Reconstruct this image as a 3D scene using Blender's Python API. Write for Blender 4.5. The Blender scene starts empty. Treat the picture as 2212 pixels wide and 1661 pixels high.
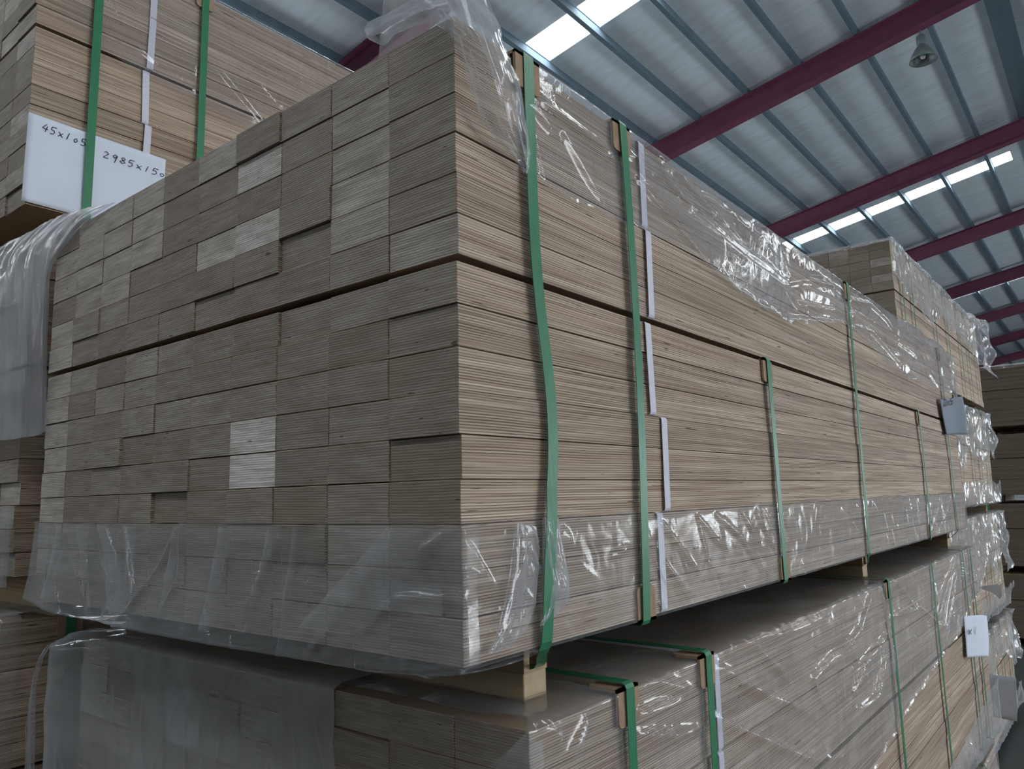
import bpy, bmesh, math, random
import numpy as np
from mathutils import Vector

# ------------------------------------------------------------------ camera, world, lights, exposure
C = bpy.context.scene.collection
SC = bpy.context.scene
FZ = 2.02                       # height of the seam of the main pack above the floor
cam_d = bpy.data.cameras.new('camera'); cam = bpy.data.objects.new('camera', cam_d); C.objects.link(cam)
cam_d.sensor_fit = 'HORIZONTAL'; cam_d.sensor_width = 36.0; cam_d.lens = 36.0*1640.634/2212.0
cam_d.clip_start = .02; cam_d.clip_end = 200
cam.location = (0.520057, -0.566791, -0.246968+FZ)
cam.rotation_euler = (1.7180879, 0.0242593, 0.6768984)
SC.camera = cam

SKY_STRENGTH = 8.5             # daylight outside, comes in through the added doors
SKYLIGHT = 13.0                 # translucent roof panes
w = bpy.data.worlds.new('world'); SC.world = w; w.use_nodes = True
bg = w.node_tree.nodes['Background']; bg.inputs[0].default_value = (.86, .93, 1, 1); bg.inputs[1].default_value = SKY_STRENGTH
ADDED_DOORS = (('right', 2.0, 12.0), ('right', 23.0, 35.0), ('left', 3.0, 15.0))   # unseen doors, added to light packs and ceiling: side wall, from y, to y
for side_, ya_, yb_ in ADDED_DOORS:
    ld = bpy.data.lights.new('added_door_portal', 'AREA'); ld.shape = 'RECTANGLE'; ld.size = yb_-ya_; ld.size_y = 5.0
    ld.cycles.is_portal = True
    lo = bpy.data.objects.new('added_door_portal', ld); C.objects.link(lo)
    lo.location = (13.70 if side_ == 'right' else -14.20, (ya_+yb_)/2, 2.55)
    lo.rotation_euler = (math.pi/2, 0, math.pi/2 if side_ == 'right' else -math.pi/2)
SC.view_settings.view_transform = 'Standard'; SC.view_settings.look = 'None'
SC.view_settings.gamma = 1.0; SC.view_settings.use_curve_mapping = False
SC.view_settings.exposure = 0.0
cy = SC.cycles
cy.max_bounces = 8; cy.diffuse_bounces = 4; cy.glossy_bounces = 3; cy.transmission_bounces = 4
cy.transparent_max_bounces = 24; cy.caustics_reflective = False; cy.caustics_refractive = False
cy.sample_clamp_indirect = 6.0; cy.use_denoising = True

random.seed(7); rng = np.random.default_rng(11)

# ------------------------------------------------------------------ materials
class NT:
    def __init__(s, name):
        s.m = bpy.data.materials.new(name); s.m.use_nodes = True; s.t = s.m.node_tree; s.t.nodes.clear()
        s.out = s.n('ShaderNodeOutputMaterial')
    def n(s, typ, **kw):
        k = s.t.nodes.new(typ)
        for a, v in kw.items(): setattr(k, a, v)
        return k
    def l(s, a, b): s.t.links.new(a, b)
    def set(s, sock, v):
        if isinstance(v, bpy.types.NodeSocket): s.l(v, sock)
        elif v is not None: sock.default_value = v
    def math(s, op, a, b=None, c=None, clamp=False):
        k = s.n('ShaderNodeMath', operation=op, use_clamp=clamp)
        s.set(k.inputs[0], a); s.set(k.inputs[1], b)
        if c is not None: s.set(k.inputs[2], c)
        return k.outputs[0]
    def mix(s, f, a, b, mode='MIX'):
        k = s.n('ShaderNodeMix', data_type='RGBA', blend_type=mode)
        s.set(k.inputs[0], f); s.set(k.inputs[6], a); s.set(k.inputs[7], b)
        return k.outputs[2]
    def noise(s, vec, scale, detail=3, rough=.5, dist=0):
        k = s.n('ShaderNodeTexNoise'); s.set(k.inputs['Vector'], vec)
        k.inputs['Scale'].default_value = scale; k.inputs['Detail'].default_value = detail
        k.inputs['Roughness'].default_value = rough; k.inputs['Distortion'].default_value = dist
        return k.outputs['Fac']
    def mapr(s, v, a, b, c=0.0, d=1.0):
        k = s.n('ShaderNodeMapRange'); s.set(k.inputs[0], v)
        for i, x in enumerate((a, b, c, d)): k.inputs[1+i].default_value = x
        return k.outputs[0]
    def scale(s, vec, sc):
        k = s.n('ShaderNodeVectorMath', operation='MULTIPLY'); s.l(vec, k.inputs[0]); s.set(k.inputs[1], sc); return k.outputs[0]
    def add(s, vec, b):
        k = s.n('ShaderNodeVectorMath', operation='ADD'); s.l(vec, k.inputs[0]); s.set(k.inputs[1], b); return k.outputs[0]
    def bump(s, h, strength, dist=.001):
        k = s.n('ShaderNodeBump'); s.l(h, k.inputs['Height']); k.inputs['Strength'].default_value = strength
        k.inputs['Distance'].default_value = dist; return k.outputs[0]
    def bsdf(s, col, rough=.6, normal=None, spec=.3, metal=0.0):
        k = s.n('ShaderNodeBsdfPrincipled'); s.set(k.inputs['Base Color'], col); s.set(k.inputs['Roughness'], rough)
        k.inputs['Specular IOR Level'].default_value = spec; k.inputs['Metallic'].default_value = metal
        if normal is not None: s.l(normal, k.inputs['Normal'])
        return k.outputs[0]
    def done(s, sh): s.l(sh, s.out.inputs[0]); return s.m

def rgb(*c): return (*c, 1.0)

def lvl_material():
    t = NT('laminated_veneer')
    co = t.n('ShaderNodeTexCoord').outputs['Object']
    oi = t.n('ShaderNodeObjectInfo'); sp = t.n('ShaderNodeSeparateColor'); t.l(oi.outputs['Color'], sp.inputs[0])
    tone, sidetone = sp.outputs[0], sp.outputs[1]
    off = t.n('ShaderNodeCombineXYZ')
    t.set(off.inputs[0], t.math('MULTIPLY', oi.outputs['Random'], 37.0)); t.set(off.inputs[1], t.math('MULTIPLY', oi.outputs['Random'], 53.0))
    rc = t.add(co, off.outputs[0])
    xyz = t.n('ShaderNodeSeparateXYZ'); t.l(co, xyz.inputs[0])
    warp = t.noise(t.scale(rc, (9., 3.2, 12.)), 1.0, 3, .55)
    ph = t.math('ADD', t.math('MULTIPLY', xyz.outputs[2], 2*math.pi/.0030), t.math('MULTIPLY', warp, 11.0))
    stripe = t.math('ADD', t.math('MULTIPLY', t.math('SINE', ph), .5), .5)
    lines = t.math('POWER', stripe, 3.0)
    # long side: veneer edges seen as light and dark bands
    streak = t.noise(t.scale(rc, (30., 2.6, 300.)), 1.0, 4, .65)
    broad = t.noise(t.scale(rc, (6., .8, 55.)), 1.0, 3, .6)
    side = t.mix(t.mapr(streak, .34, .66), rgb(.285, .205, .145), rgb(.68, .56, .445))
    side = t.mix(t.math('MULTIPLY', t.mapr(broad, .38, .70), .55), side, rgb(.28, .185, .125))
    lmod = t.mapr(t.noise(t.scale(rc, (10., 5., 160.)), 1.0, 2, .5), .30, .62, .25, 1.0)
    side = t.mix(t.math('MULTIPLY', t.math('MULTIPLY', lines, lmod), .95), side, rgb(.060, .032, .020))
    dash = t.noise(t.scale(rc, (20., 13., 240.)), 1.0, 2, .5)
    side = t.mix(t.mapr(dash, .69, .74, 0, .88), side, rgb(.055, .028, .018))
    side = t.mix(t.math('MULTIPLY', sp.outputs[2], .62), side, rgb(.03, .022, .015))  # aisle shade painted into the far packs, switched by the object colour's blue
    side = t.mix(1.0, side, t.mix(sidetone, rgb(.72, .70, .68), rgb(1.24, 1.24, 1.23)), 'MULTIPLY')
    # sawn end: greyer, finer lines
    es = t.noise(t.scale(rc, (14., 30., 300.)), 1.0, 4, .6)
    eb = t.noise(t.scale(rc, (16., 10., 42.)), 1.0, 3, .6)
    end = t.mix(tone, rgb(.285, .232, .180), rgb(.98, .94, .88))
    end = t.mix(t.mapr(es, .36, .68, .0, .50), end, rgb(.13, .098, .072))
    end = t.mix(t.math('MULTIPLY', t.mapr(eb, .42, .70), .45), end, rgb(.205, .155, .112))
    end = t.mix(t.math('MULTIPLY', lines, .26), end, rgb(.11, .085, .06))
    knot = t.noise(t.scale(rc, (36., 36., 190.)), 1.0, 1, .5)
    end = t.mix(t.mapr(knot, .755, .79, 0, .75), end, rgb(.06, .04, .03))
    geo = t.n('ShaderNodeNewGeometry'); tr = t.n('ShaderNodeVectorTransform', vector_type='NORMAL', convert_from='WORLD', convert_to='OBJECT')
    t.l(geo.outputs['True Normal'], tr.inputs[0]); nx = t.n('ShaderNodeSeparateXYZ'); t.l(tr.outputs[0], nx.inputs[0])
    isend = t.math('GREATER_THAN', t.math('ABSOLUTE', nx.outputs[1]), .75)
    face = t.mix(t.math('GREATER_THAN', t.math('ABSOLUTE', nx.outputs[2]), .75), side, rgb(.34, .255, .18))
    col = t.mix(isend, face, end)
    h = t.math('ADD', t.math('MULTIPLY', lines, -.6), streak)
    return t.done(t.bsdf(col, .62, t.bump(h, .5, .0007), .25))

def film_material(name, haze, crinkle=.35, tint=(.78, .81, .86), rough=.07, spec=.80):
    t = NT(name)
    co = t.n('ShaderNodeTexCoord').outputs['Object']
    n1 = t.noise(t.scale(co, (1., 1., .7)), 38.0, 4, .6, .8)
    n2 = t.noise(co, 9.0, 2, .5, 1.5)
    nrm = t.bump(t.math('ADD', t.math('MULTIPLY', n1, .18), n2), crinkle, .02)
    lw = t.n('ShaderNodeLayerWeight'); lw.inputs[0].default_value = .5; t.l(nrm, lw.inputs['Normal'])
    facing = lw.outputs['Facing']
    fres = t.math('ADD', t.math('MULTIPLY', t.math('POWER', facing, 5.0), spec), .05, clamp=True)
    d = t.n('ShaderNodeBsdfDiffuse'); d.inputs[0].default_value = rgb(*tint); t.l(nrm, d.inputs['Normal'])
    tl = t.n('ShaderNodeBsdfTranslucent'); tl.inputs[0].default_value = rgb(*tint); t.l(nrm, tl.inputs['Normal'])
    m1 = t.n('ShaderNodeMixShader'); m1.inputs[0].default_value = .45; t.l(d.outputs[0], m1.inputs[1]); t.l(tl.outputs[0], m1.inputs[2])
    tp = t.n('ShaderNodeBsdfTransparent'); tp.inputs[0].default_value = rgb(.96, .965, .975)
    hz = t.math('ADD', t.math('MULTIPLY', t.math('POWER', facing, 2.5), .30), haze, clamp=True)
    cloud = t.mapr(t.noise(co, 5.0, 2, .5), .3, .7, .7, 1.3)
    hz = t.math('MULTIPLY', hz, cloud, clamp=True)
    m2 = t.n('ShaderNodeMixShader'); t.l(hz, m2.inputs[0]); t.l(tp.outputs[0], m2.inputs[1]); t.l(m1.outputs[0], m2.inputs[2])
    g = t.n('ShaderNodeBsdfGlossy'); g.inputs[0].default_value = rgb(1, 1, 1); g.inputs['Roughness'].default_value = rough; t.l(nrm, g.inputs['Normal'])
    m3 = t.n('ShaderNodeMixShader'); t.l(fres, m3.inputs[0]); t.l(m2.outputs[0], m3.inputs[1]); t.l(g.outputs[0], m3.inputs[2])
    return t.done(m3.outputs[0])

def plain(name, col, rough=.6, spec=.3, var=.12, scale=30.0, bump=.1, metal=0.0, stretch=(1, 1, 1)):
    t = NT(name); co = t.n('ShaderNodeTexCoord').outputs['Object']
    nz = t.noise(t.scale(co, stretch), scale, 4, .6)
    c = t.mix(t.mapr(nz, .3, .7), rgb(*[x*(1-var) for x in col]), rgb(*[min(1, x*(1+var)) for x in col]))
    return t.done(t.bsdf(c, rough, t.bump(nz, bump, .002), spec, metal))

M = {}
M['lvl'] = lvl_material()
M['film'] = film_material('clear_film', .065, .13, spec=.48)
M['film_end'] = film_material('hazy_film', .15, .2, spec=.42)
M['film_low'] = film_material('dusty_film', .30, .22, spec=.5)
M['film_pleat'] = film_material('pleated_film', .16, .2)
M['film_thick'] = film_material('folded_film', .26, .3, rough=.09, spec=.6)
M['film_veil'] = film_material('veil_film', .27, .2, rough=.13, spec=.45)
M['film_sheet'] = film_material('milky_film', .44, .22, tint=(.84, .87, .95), rough=.16, spec=.45)
M['green'] = plain('green_strap', (.030, .190, .088), .32, .5, .10, 160, .25, stretch=(1, 1, .2))
M['white_band'] = plain('white_band', (.66, .64, .72), .55, .3, .05, 200, .2)
M['card'] = plain('brown_cardboard', (.36, .25, .17), .8, .1, .12, 60, .1)
M['paper'] = plain('white_paper', (.70, .74, .84), .8, .15, .02, 12, .05)
M['paper_shaded'] = plain('shade_tinted_paper', (.26, .29, .34), .8, .15, .04, 12, .05)  # white paper, the shade on the hanging sheet painted in as grey
M['ink'] = plain('black_ink', (.02, .025, .04), .6, .2, .1)
M['bearer'] = plain('pale_bearer_wood', (.50, .385, .25), .7, .2, .12, 10, .15, stretch=(.3, 6, 6))
M['bearer_lvl'] = plain('layered_bearer_wood', (.44, .31, .19), .7, .2, .35, 10, .4, stretch=(.15, 3, 26))
M['concrete'] = plain('grey_concrete', (.045, .052, .052), .45, .3, .25, 1.2, .05)
M['bounce_yard'] = plain('bounce_concrete', (.68, .68, .66), .9, .1, .08, .5, .02)  # pale ground added outside to bounce light up to the ceiling
M['foil'] = plain('roof_insulation', (.74, .81, .88), .6, .2, .08, 3.5, .9, stretch=(.5, 2, 1))
M['purlin'] = plain('purlin_steel', (.15, .21, .26), .75, .15, .1, 4, .02)
M['rafter'] = plain('red_paint', (.205, .062, .112), .6, .25, .12, 3, .05)
M['wall'] = plain('wall_sheet', (.42, .45, .48), .6, .3, .06, 2, .05)
M['lamp'] = plain('lamp_metal', (.16, .20, .20), .4, .5, .1, 20, .05)
M['grey_trim'] = plain('ridge_flashing', (.13, .18, .22), .5, .3, .1, 4, .02)
def skylight_material():
    t = NT('skylight_glow'); co = t.n('ShaderNodeTexCoord').outputs['Object']
    e = t.n('ShaderNodeEmission'); e.inputs[0].default_value = rgb(.93, .98, 1.0); e.inputs[1].default_value = SKYLIGHT
    return t.done(e.outputs[0])
M['skylight'] = skylight_material()

# ------------------------------------------------------------------ helpers
def link(name, me, parent=None, mat=None, loc=None, smooth=False):
    if mat is not None and not me.materials: me.materials.append(mat)
    o = bpy.data.objects.new(name, me); C.objects.link(o)
    if parent is not None: o.parent = parent
    if loc is not None: o.location = loc
    if smooth: me.polygons.foreach_set('use_smooth', [True]*len(me.polygons))
    return o
def mesh(name, v, f):
    me = bpy.data.meshes.new(name); me.from_pydata([tuple(map(float, p)) for p in v], [], f); me.update(); return me
def box_mesh(name, x0, x1, y0, y1, z0, z1, bev=0.0):
    bm = bmesh.new()
    vs = [bm.verts.new((x, y, z)) for x in (x0, x1) for y in (y0, y1) for z in (z0, z1)]
    for q in ((0, 1, 3, 2), (4, 6, 7, 5), (0, 4, 5, 1), (2, 3, 7, 6), (0, 2, 6, 4), (1, 5, 7, 3)): bm.faces.new([vs[i] for i in q])
    bmesh.ops.recalc_face_normals(bm, faces=bm.faces)
    if bev > 0: bmesh.ops.bevel(bm, geom=list(bm.edges), offset=bev, segments=1, affect='EDGES')
    me = bpy.data.meshes.new(name); bm.to_mesh(me); bm.free(); return me
def thing(name, label, cat, loc=(0, 0, 0), rotz=0.0, group=None):
    o = bpy.data.objects.new(name, None); C.objects.link(o); o.empty_display_size = .1
    o.location = loc; o.rotation_euler = (0, 0, rotz); o['label'] = label; o['category'] = cat
    if group: o['group'] = group
    return o
def tag(o, label, cat, group=None):
    o['label'] = label; o['category'] = cat
    if group: o['group'] = group
    return o
def struct(o): o['kind'] = 'structure'; return o

def vnoise(x, y, seed):
    r = np.random.default_rng(seed).random((64, 64))*2-1
    xi = np.floor(x).astype(int); yi = np.floor(y).astype(int); fx = x-xi; fy = y-yi
    fx = fx*fx*(3-2*fx); fy = fy*fy*(3-2*fy)
    g = lambda a, b: r[a % 64, b % 64]
    return (g(xi, yi)*(1-fx)+g(xi+1, yi)*fx)*(1-fy)+(g(xi, yi+1)*(1-fx)+g(xi+1, yi+1)*fx)*fy
def ridge_field(A, Z, lines, wscale=1.0):
    out = np.zeros_like(A)
    for pts, wd, h in lines:
        best = np.full_like(A, 9.0); tp = np.zeros_like(A); n = len(pts)-1
        for i in range(n):
            (ax, az), (bx, bz) = pts[i], pts[i+1]; dx, dz = bx-ax, bz-az; L2 = dx*dx+dz*dz+1e-12
            tt = np.clip(((A-ax)*dx+(Z-az)*dz)/L2, 0, 1); d = np.hypot(A-ax-tt*dx, Z-az-tt*dz)
            m = d < best; best = np.where(m, d, best); tp = np.where(m, (i+tt)/n, tp)
        prof = np.maximum(0, 1-best/(wd*2.2))**1.6
        out = np.maximum(out, h*prof*(.45+.55*np.sin(np.pi*np.clip(tp*.9+.1, 0, 1))))
    return out
def grid_faces(nr, nc):
    i = np.arange(nr-1)[:, None]*nc+np.arange(nc-1)[None, :]; i = i.ravel()
    return np.stack([i, i+1, i+nc+1, i+nc], 1)
def grid_mesh(name, P):
    nr, nc = P.shape[:2]; f = grid_faces(nr, nc); me = bpy.data.meshes.new(name)
    me.vertices.add(nr*nc); me.vertices.foreach_set('co', P.reshape(-1).astype(np.float32))
    me.loops.add(f.size); me.loops.foreach_set('vertex_index', f.ravel().astype(np.int32))
    me.polygons.add(len(f)); me.polygons.foreach_set('loop_start', (np.arange(len(f))*4).astype(np.int32))
    me.polygons.foreach_set('loop_total', np.full(len(f), 4, np.int32))
    me.update(calc_edges=True); me.polygons.foreach_set('use_smooth', [True]*len(f)); return me
def cr(P, n, axis):                                        # Catmull-Rom refinement of a control grid
    P = np.moveaxis(np.asarray(P, float), axis, 0); k = P.shape[0]; t = np.linspace(0, k-1, n)
    i = np.minimum(t.astype(int), k-2); u = (t-i).reshape((-1,)+(1,)*(P.ndim-1))
    g = lambda j: P[np.clip(j, 0, k-1)]
    a, b, c, d = g(i-1), g(i), g(i+1), g(i+2)
    r = .5*((2*b)+(-a+c)*u+(2*a-5*b+4*c-d)*u*u+(-a+3*b-3*c+d)*u**3)
    return np.moveaxis(r, 0, axis)
def sheet(name, ctrl, nu, nv, mat, parent, amp=.003, freq=40, seed=1, origin=(0, 0, 0), creases=0, streak=0.0):
    P = cr(cr(ctrl, nu, 0), nv, 1)
    du = np.gradient(P, axis=0); dv = np.gradient(P, axis=1); N = np.cross(du, dv); N /= (np.linalg.norm(N, axis=2, keepdims=True)+1e-9)
    L = np.linalg.norm(du, axis=2).mean(1).sum(); Wd = np.linalg.norm(dv, axis=2).mean(0).sum()
    U, V = np.meshgrid(np.linspace(0, L, nu), np.linspace(0, Wd, nv), indexing='ij')
    h = amp*vnoise(U*freq*.35, V*freq, seed)+amp*.5*vnoise(U*freq, V*freq*2, seed+5)
    if streak: h = h+streak*vnoise(U*7, V*150, seed+11)+streak*.7*vnoise(U*12, V*330, seed+12)
    if creases:
        r = np.random.default_rng(seed); ls = []
        for _ in range(creases):
            a, b = r.random()*L, r.random()*Wd; an = r.normal(0, .45); l = r.uniform(.02, .10)
            ls.append(([(a, b), (a+l*math.cos(an), b+l*math.sin(an))], r.uniform(.002, .004), r.uniform(.001, .003)))
        h = h+ridge_field(U, V, ls)
    P = P+N*h[..., None]-np.array(origin)
    return link(name, grid_mesh(name, P), parent, mat)

# ------------------------------------------------------------------ packs of laminated beams
PW, PT, ROW, COL, LEN, SEAM = .1057, .0447, .0455, .10655, 2.985, .0073
PLANK = [box_mesh('plank', -PW/2, PW/2, -LEN/2, LEN/2, -PT/2, PT/2, .0006) for _ in range(1)]
PLANK[0].materials.append(M['lvl'])
def ztop(rows, upper): return rows*ROW+(SEAM if upper else 0)
class Pack: pass
def ribbon(name, pts, width, thick, mat, parent, closed=True, ydir=(0, 1, 0)):
    """A flat strap following pts (x, y, z) in the cross-section plane, width along y."""
    P = np.array(pts, float); n = len(P); v = []; f = []
    nxt = np.roll(P, -1, 0); prv = np.roll(P, 1, 0)
    if not closed: nxt[-1] = P[-1]; prv[0] = P[0]
    T = nxt-prv; T /= np.linalg.norm(T, axis=1, keepdims=True); Y = np.array(ydir, float); N = np.cross(T, Y); N /= np.linalg.norm(N, axis=1, keepdims=True)
    for i in range(n):
        for s, o in ((-1, 0), (1, 0), (1, 1), (-1, 1)): v.append(P[i]+Y*s*width/2+N[i]*o*thick)
    m = n if closed else n-1
    for i in range(m):
        a, b = 4*i, 4*((i+1) % n)
        for k in range(4): f.append((a+k, a+(k+1) % 4, b+(k+1) % 4, b+k))
    if not closed: f += [(3, 2, 1, 0), (4*n-4, 4*n-3, 4*n-2, 4*n-1)]
    return link(name, mesh(name, v, f), parent, mat)
def loop_pts(xr, xl, zt, zb, y, n=14, sway=0.0, r=.006):
    """closed rectangular loop, right side down, then left side up"""
    p = []
    f = lambda z: y(z) if callable(y) else y
    for k in range(n+1):
        z = zt-r-(zt-zb-2*r)*k/n; p.append((xr, f(z), z))
    p += [(xr-r*.3, f(zb), zb+r*.3), (xr-r, f(zb), zb), (xl+r, f(zb), zb), (xl, f(zb), zb+r)]
    p += [(xl, f(zt), zt-r), (xl+r, f(zt), zt), (xr-r, f(zt), zt), (xr-r*.3, f(zt), zt-r*.3)]
    return p
def protector(pack, y, z, up, wd=.048, leg=.045, dz=0):
    """folded cardboard corner under a strap: up=+1 at a top edge, -1 at a bottom edge"""
    bm = bmesh.new(); t = .004; x = .0015+dz
    def pl(ax):                                             # one leg with rounded outer corners
        h = wd/2; c = .006; L = leg
        o = [(-h, 0), (h, 0), (h, L-c), (h-c*.3, L-c*.3), (h-c, L), (-h+c, L), (-h+c*.3, L-c*.3), (-h, L-c)]
        a = []; b = []
        for u, d in o:
            if ax == 0: a.append(bm.verts.new((x, y+u, z-up*d+up*t))); b.append(bm.verts.new((x+t, y+u, z-up*d+up*t)))
            else: a.append(bm.verts.new((x+t-d, y+u, z))); b.append(bm.verts.new((x+t-d, y+u, z+up*t)))
        n = len(o); bm.faces.new(a); bm.faces.new(b[::-1])
        for i in range(n): bm.faces.new((a[i], b[i], b[(i+1) % n], a[(i+1) % n]))
    pl(0); pl(1); bmesh.ops.recalc_face_normals(bm, faces=bm.faces)
    me = bpy.data.meshes.new('edge_protector'); bm.to_mesh(me); bm.free()
    return link('edge_protector', me, pack.e, M['card'])

def make_pack(label, x, y, zb, upper_rows=6, rows=15, cols=10, rotz=0.0, tones=None, bearers=(.115, 1.47, 2.79), bear_h=.088, bear_x=-.036, seed=0,
              joined=False, jit=.0022, light=.25, group=None, lower_piece=True):
    p = Pack(); p.e = thing('timber_pack', label, 'timber pack', (x, y, zb+FZ), rotz, group)
    r = random.Random(seed); p.rows, p.up, p.W, p.L = rows, upper_rows, cols*COL, LEN; low = rows-upper_rows
    p.H = rows*ROW+SEAM; p.seam = low*ROW; p.x, p.y, p.zb = x, y, zb; vs, fs = [], []
    for k in range(rows):
        up = k >= low; z = k*ROW+PT/2+(SEAM if up else 0); sx = r.gauss(0, jit*.45)
        for i in range(cols):
            dx = sx+r.gauss(0, .00025); dy = r.gauss(0, .0006)+(r.gauss(0, .0028) if r.random() < .14 else 0); dz = r.uniform(0, .0006)
            px = -(i+.5)*COL+dx
            if joined:
                b = len(vs); vs += [(px+a*PW/2, LEN/2+dy+c*LEN/2, z+d*PT/2) for a in (-1, 1) for c in (-1, 1) for d in (-1, 1)]
                fs += [tuple(b+q for q in s) for s in ((0, 1, 3, 2), (4, 6, 7, 5), (0, 4, 5, 1), (2, 3, 7, 6), (0, 2, 6, 4), (1, 5, 7, 3))]
                continue
            o = bpy.data.objects.new('plank', PLANK[0]); C.objects.link(o); o.parent = p.e; o.location = (px, LEN/2+dy, z+dz)
            tone = tones.get((i, k)) if tones else None
            if tone is None: tone = r.uniform(.40, .62) if r.random() < light else min(.34, max(.02, r.gauss(.16, .06)))
            o.color = (tone, min(1, max(0, r.gauss(.55, .22))), 0, 1)
    if joined:
        o = link('plank_stack', mesh('plank_stack', vs, fs), p.e, M['lvl']); o['kind'] = 'stuff'; o.color = (.10, 0, 1, 1)  # far packs: shade put into the wood colour
    p.bear = []
    h2 = bear_h*.545
    for b in bearers:                                       # grooved upper bearer, strapped to the pack
        v = []; hw, g, gd = .0225, .0118, min(.0395, h2-.002)
        prof = [(-hw, 0), (-hw, -h2), (hw, -h2), (hw, 0), (g, 0), (g, -gd), (-g, -gd), (-g, 0)]
        xs = (bear_x, -p.W+.02)
        for xx in xs: v += [(xx, b+a, c-.0005) for a, c in prof]
        n = len(prof); f = [(0, 7, 6, 1), (1, 6, 5, 2), (2, 5, 4, 3), (8, 9, 14, 15), (9, 10, 13, 14), (10, 11, 12, 13)]
        f += [(i, (i+1) % n, n+(i+1) % n, n+i) for i in range(n)]
        o = link('bearer', mesh('bearer', v, f), p.e, M['bearer_lvl'])
        if lower_piece:
            link('bearer', box_mesh('bearer', -p.W+.01, -.038, b-.0205, b+.0205, -bear_h, -h2-.001, .001), p.e, M['bearer'])
    return p

def strap(p, y, z0=None, z1=None, off=.0040, width=.019, groove=None, prot_top=True, prot_bot=False, y_of=None, low_off=0.0):
    z1 = p.H if z1 is None else z1; z0 = 0.0 if z0 is None else z0
    zt = z1+.0035+(.004 if prot_top else 0)+(.0055 if off > .007 and prot_top else 0); zb = z0-.0035-(.004 if prot_bot else 0)
    po = .0032 if (prot_top or prot_bot) else 0
    f = y_of if y_of else (lambda z: y)
    if groove:
        pts = [(off+.002+low_off*float(np.clip((.17-z)/.03, 0, 1)*np.clip(z/.04, 0, 1)), f(z), z) for z in np.linspace(zt-.006, .006, 30)]
        yg = groove; pts += [(off-.001, f(0), -.002), (-.008, f(0)+(yg-f(0))*.2, -.012), (-.030, f(0)+(yg-f(0))*.65, -.027), (-.050, yg, -.0372), (-.07, yg, -.0388), (-p.W+.04, yg, -.0388), (-p.W-.004, f(0), -.002),
                (-p.W-.004, f(z1), zt-.006), (-p.W+.002, f(z1), zt), (off-.004, f(z1), zt), (off+.0015, f(z1), zt-.002)]
    else: pts = loop_pts(off+po, -p.W-.004, zt, zb, f)
    ribbon('strap', pts, width, .0009, M['green'], p.e)
    if prot_top: protector(p, f(z1), z1+(.0045 if off > .007 else 0), +1, dz=max(0, off-.0045))
    if prot_bot: protector(p, f(z0)+.008, z0, -1)
def white_bands(p, ys):
    """one band round every three rows"""
    for j, yy in enumerate(ys):
        lo = j*3; up = lo >= p.rows-p.up
        z0 = lo*ROW+(SEAM if up else 0); z1 = (lo+3)*ROW+(SEAM if up else 0)
        f = lambda z, a=yy, b=.004*math.sin(j*2.3), zz=z0: a+b*(z-zz)/.136
        ribbon('white_band', loop_pts(.0030, -p.W-.002, z1-.0005, z0+.0012, f, 6, r=.004), .0165, .0008, M['white_band'], p.e)

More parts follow.
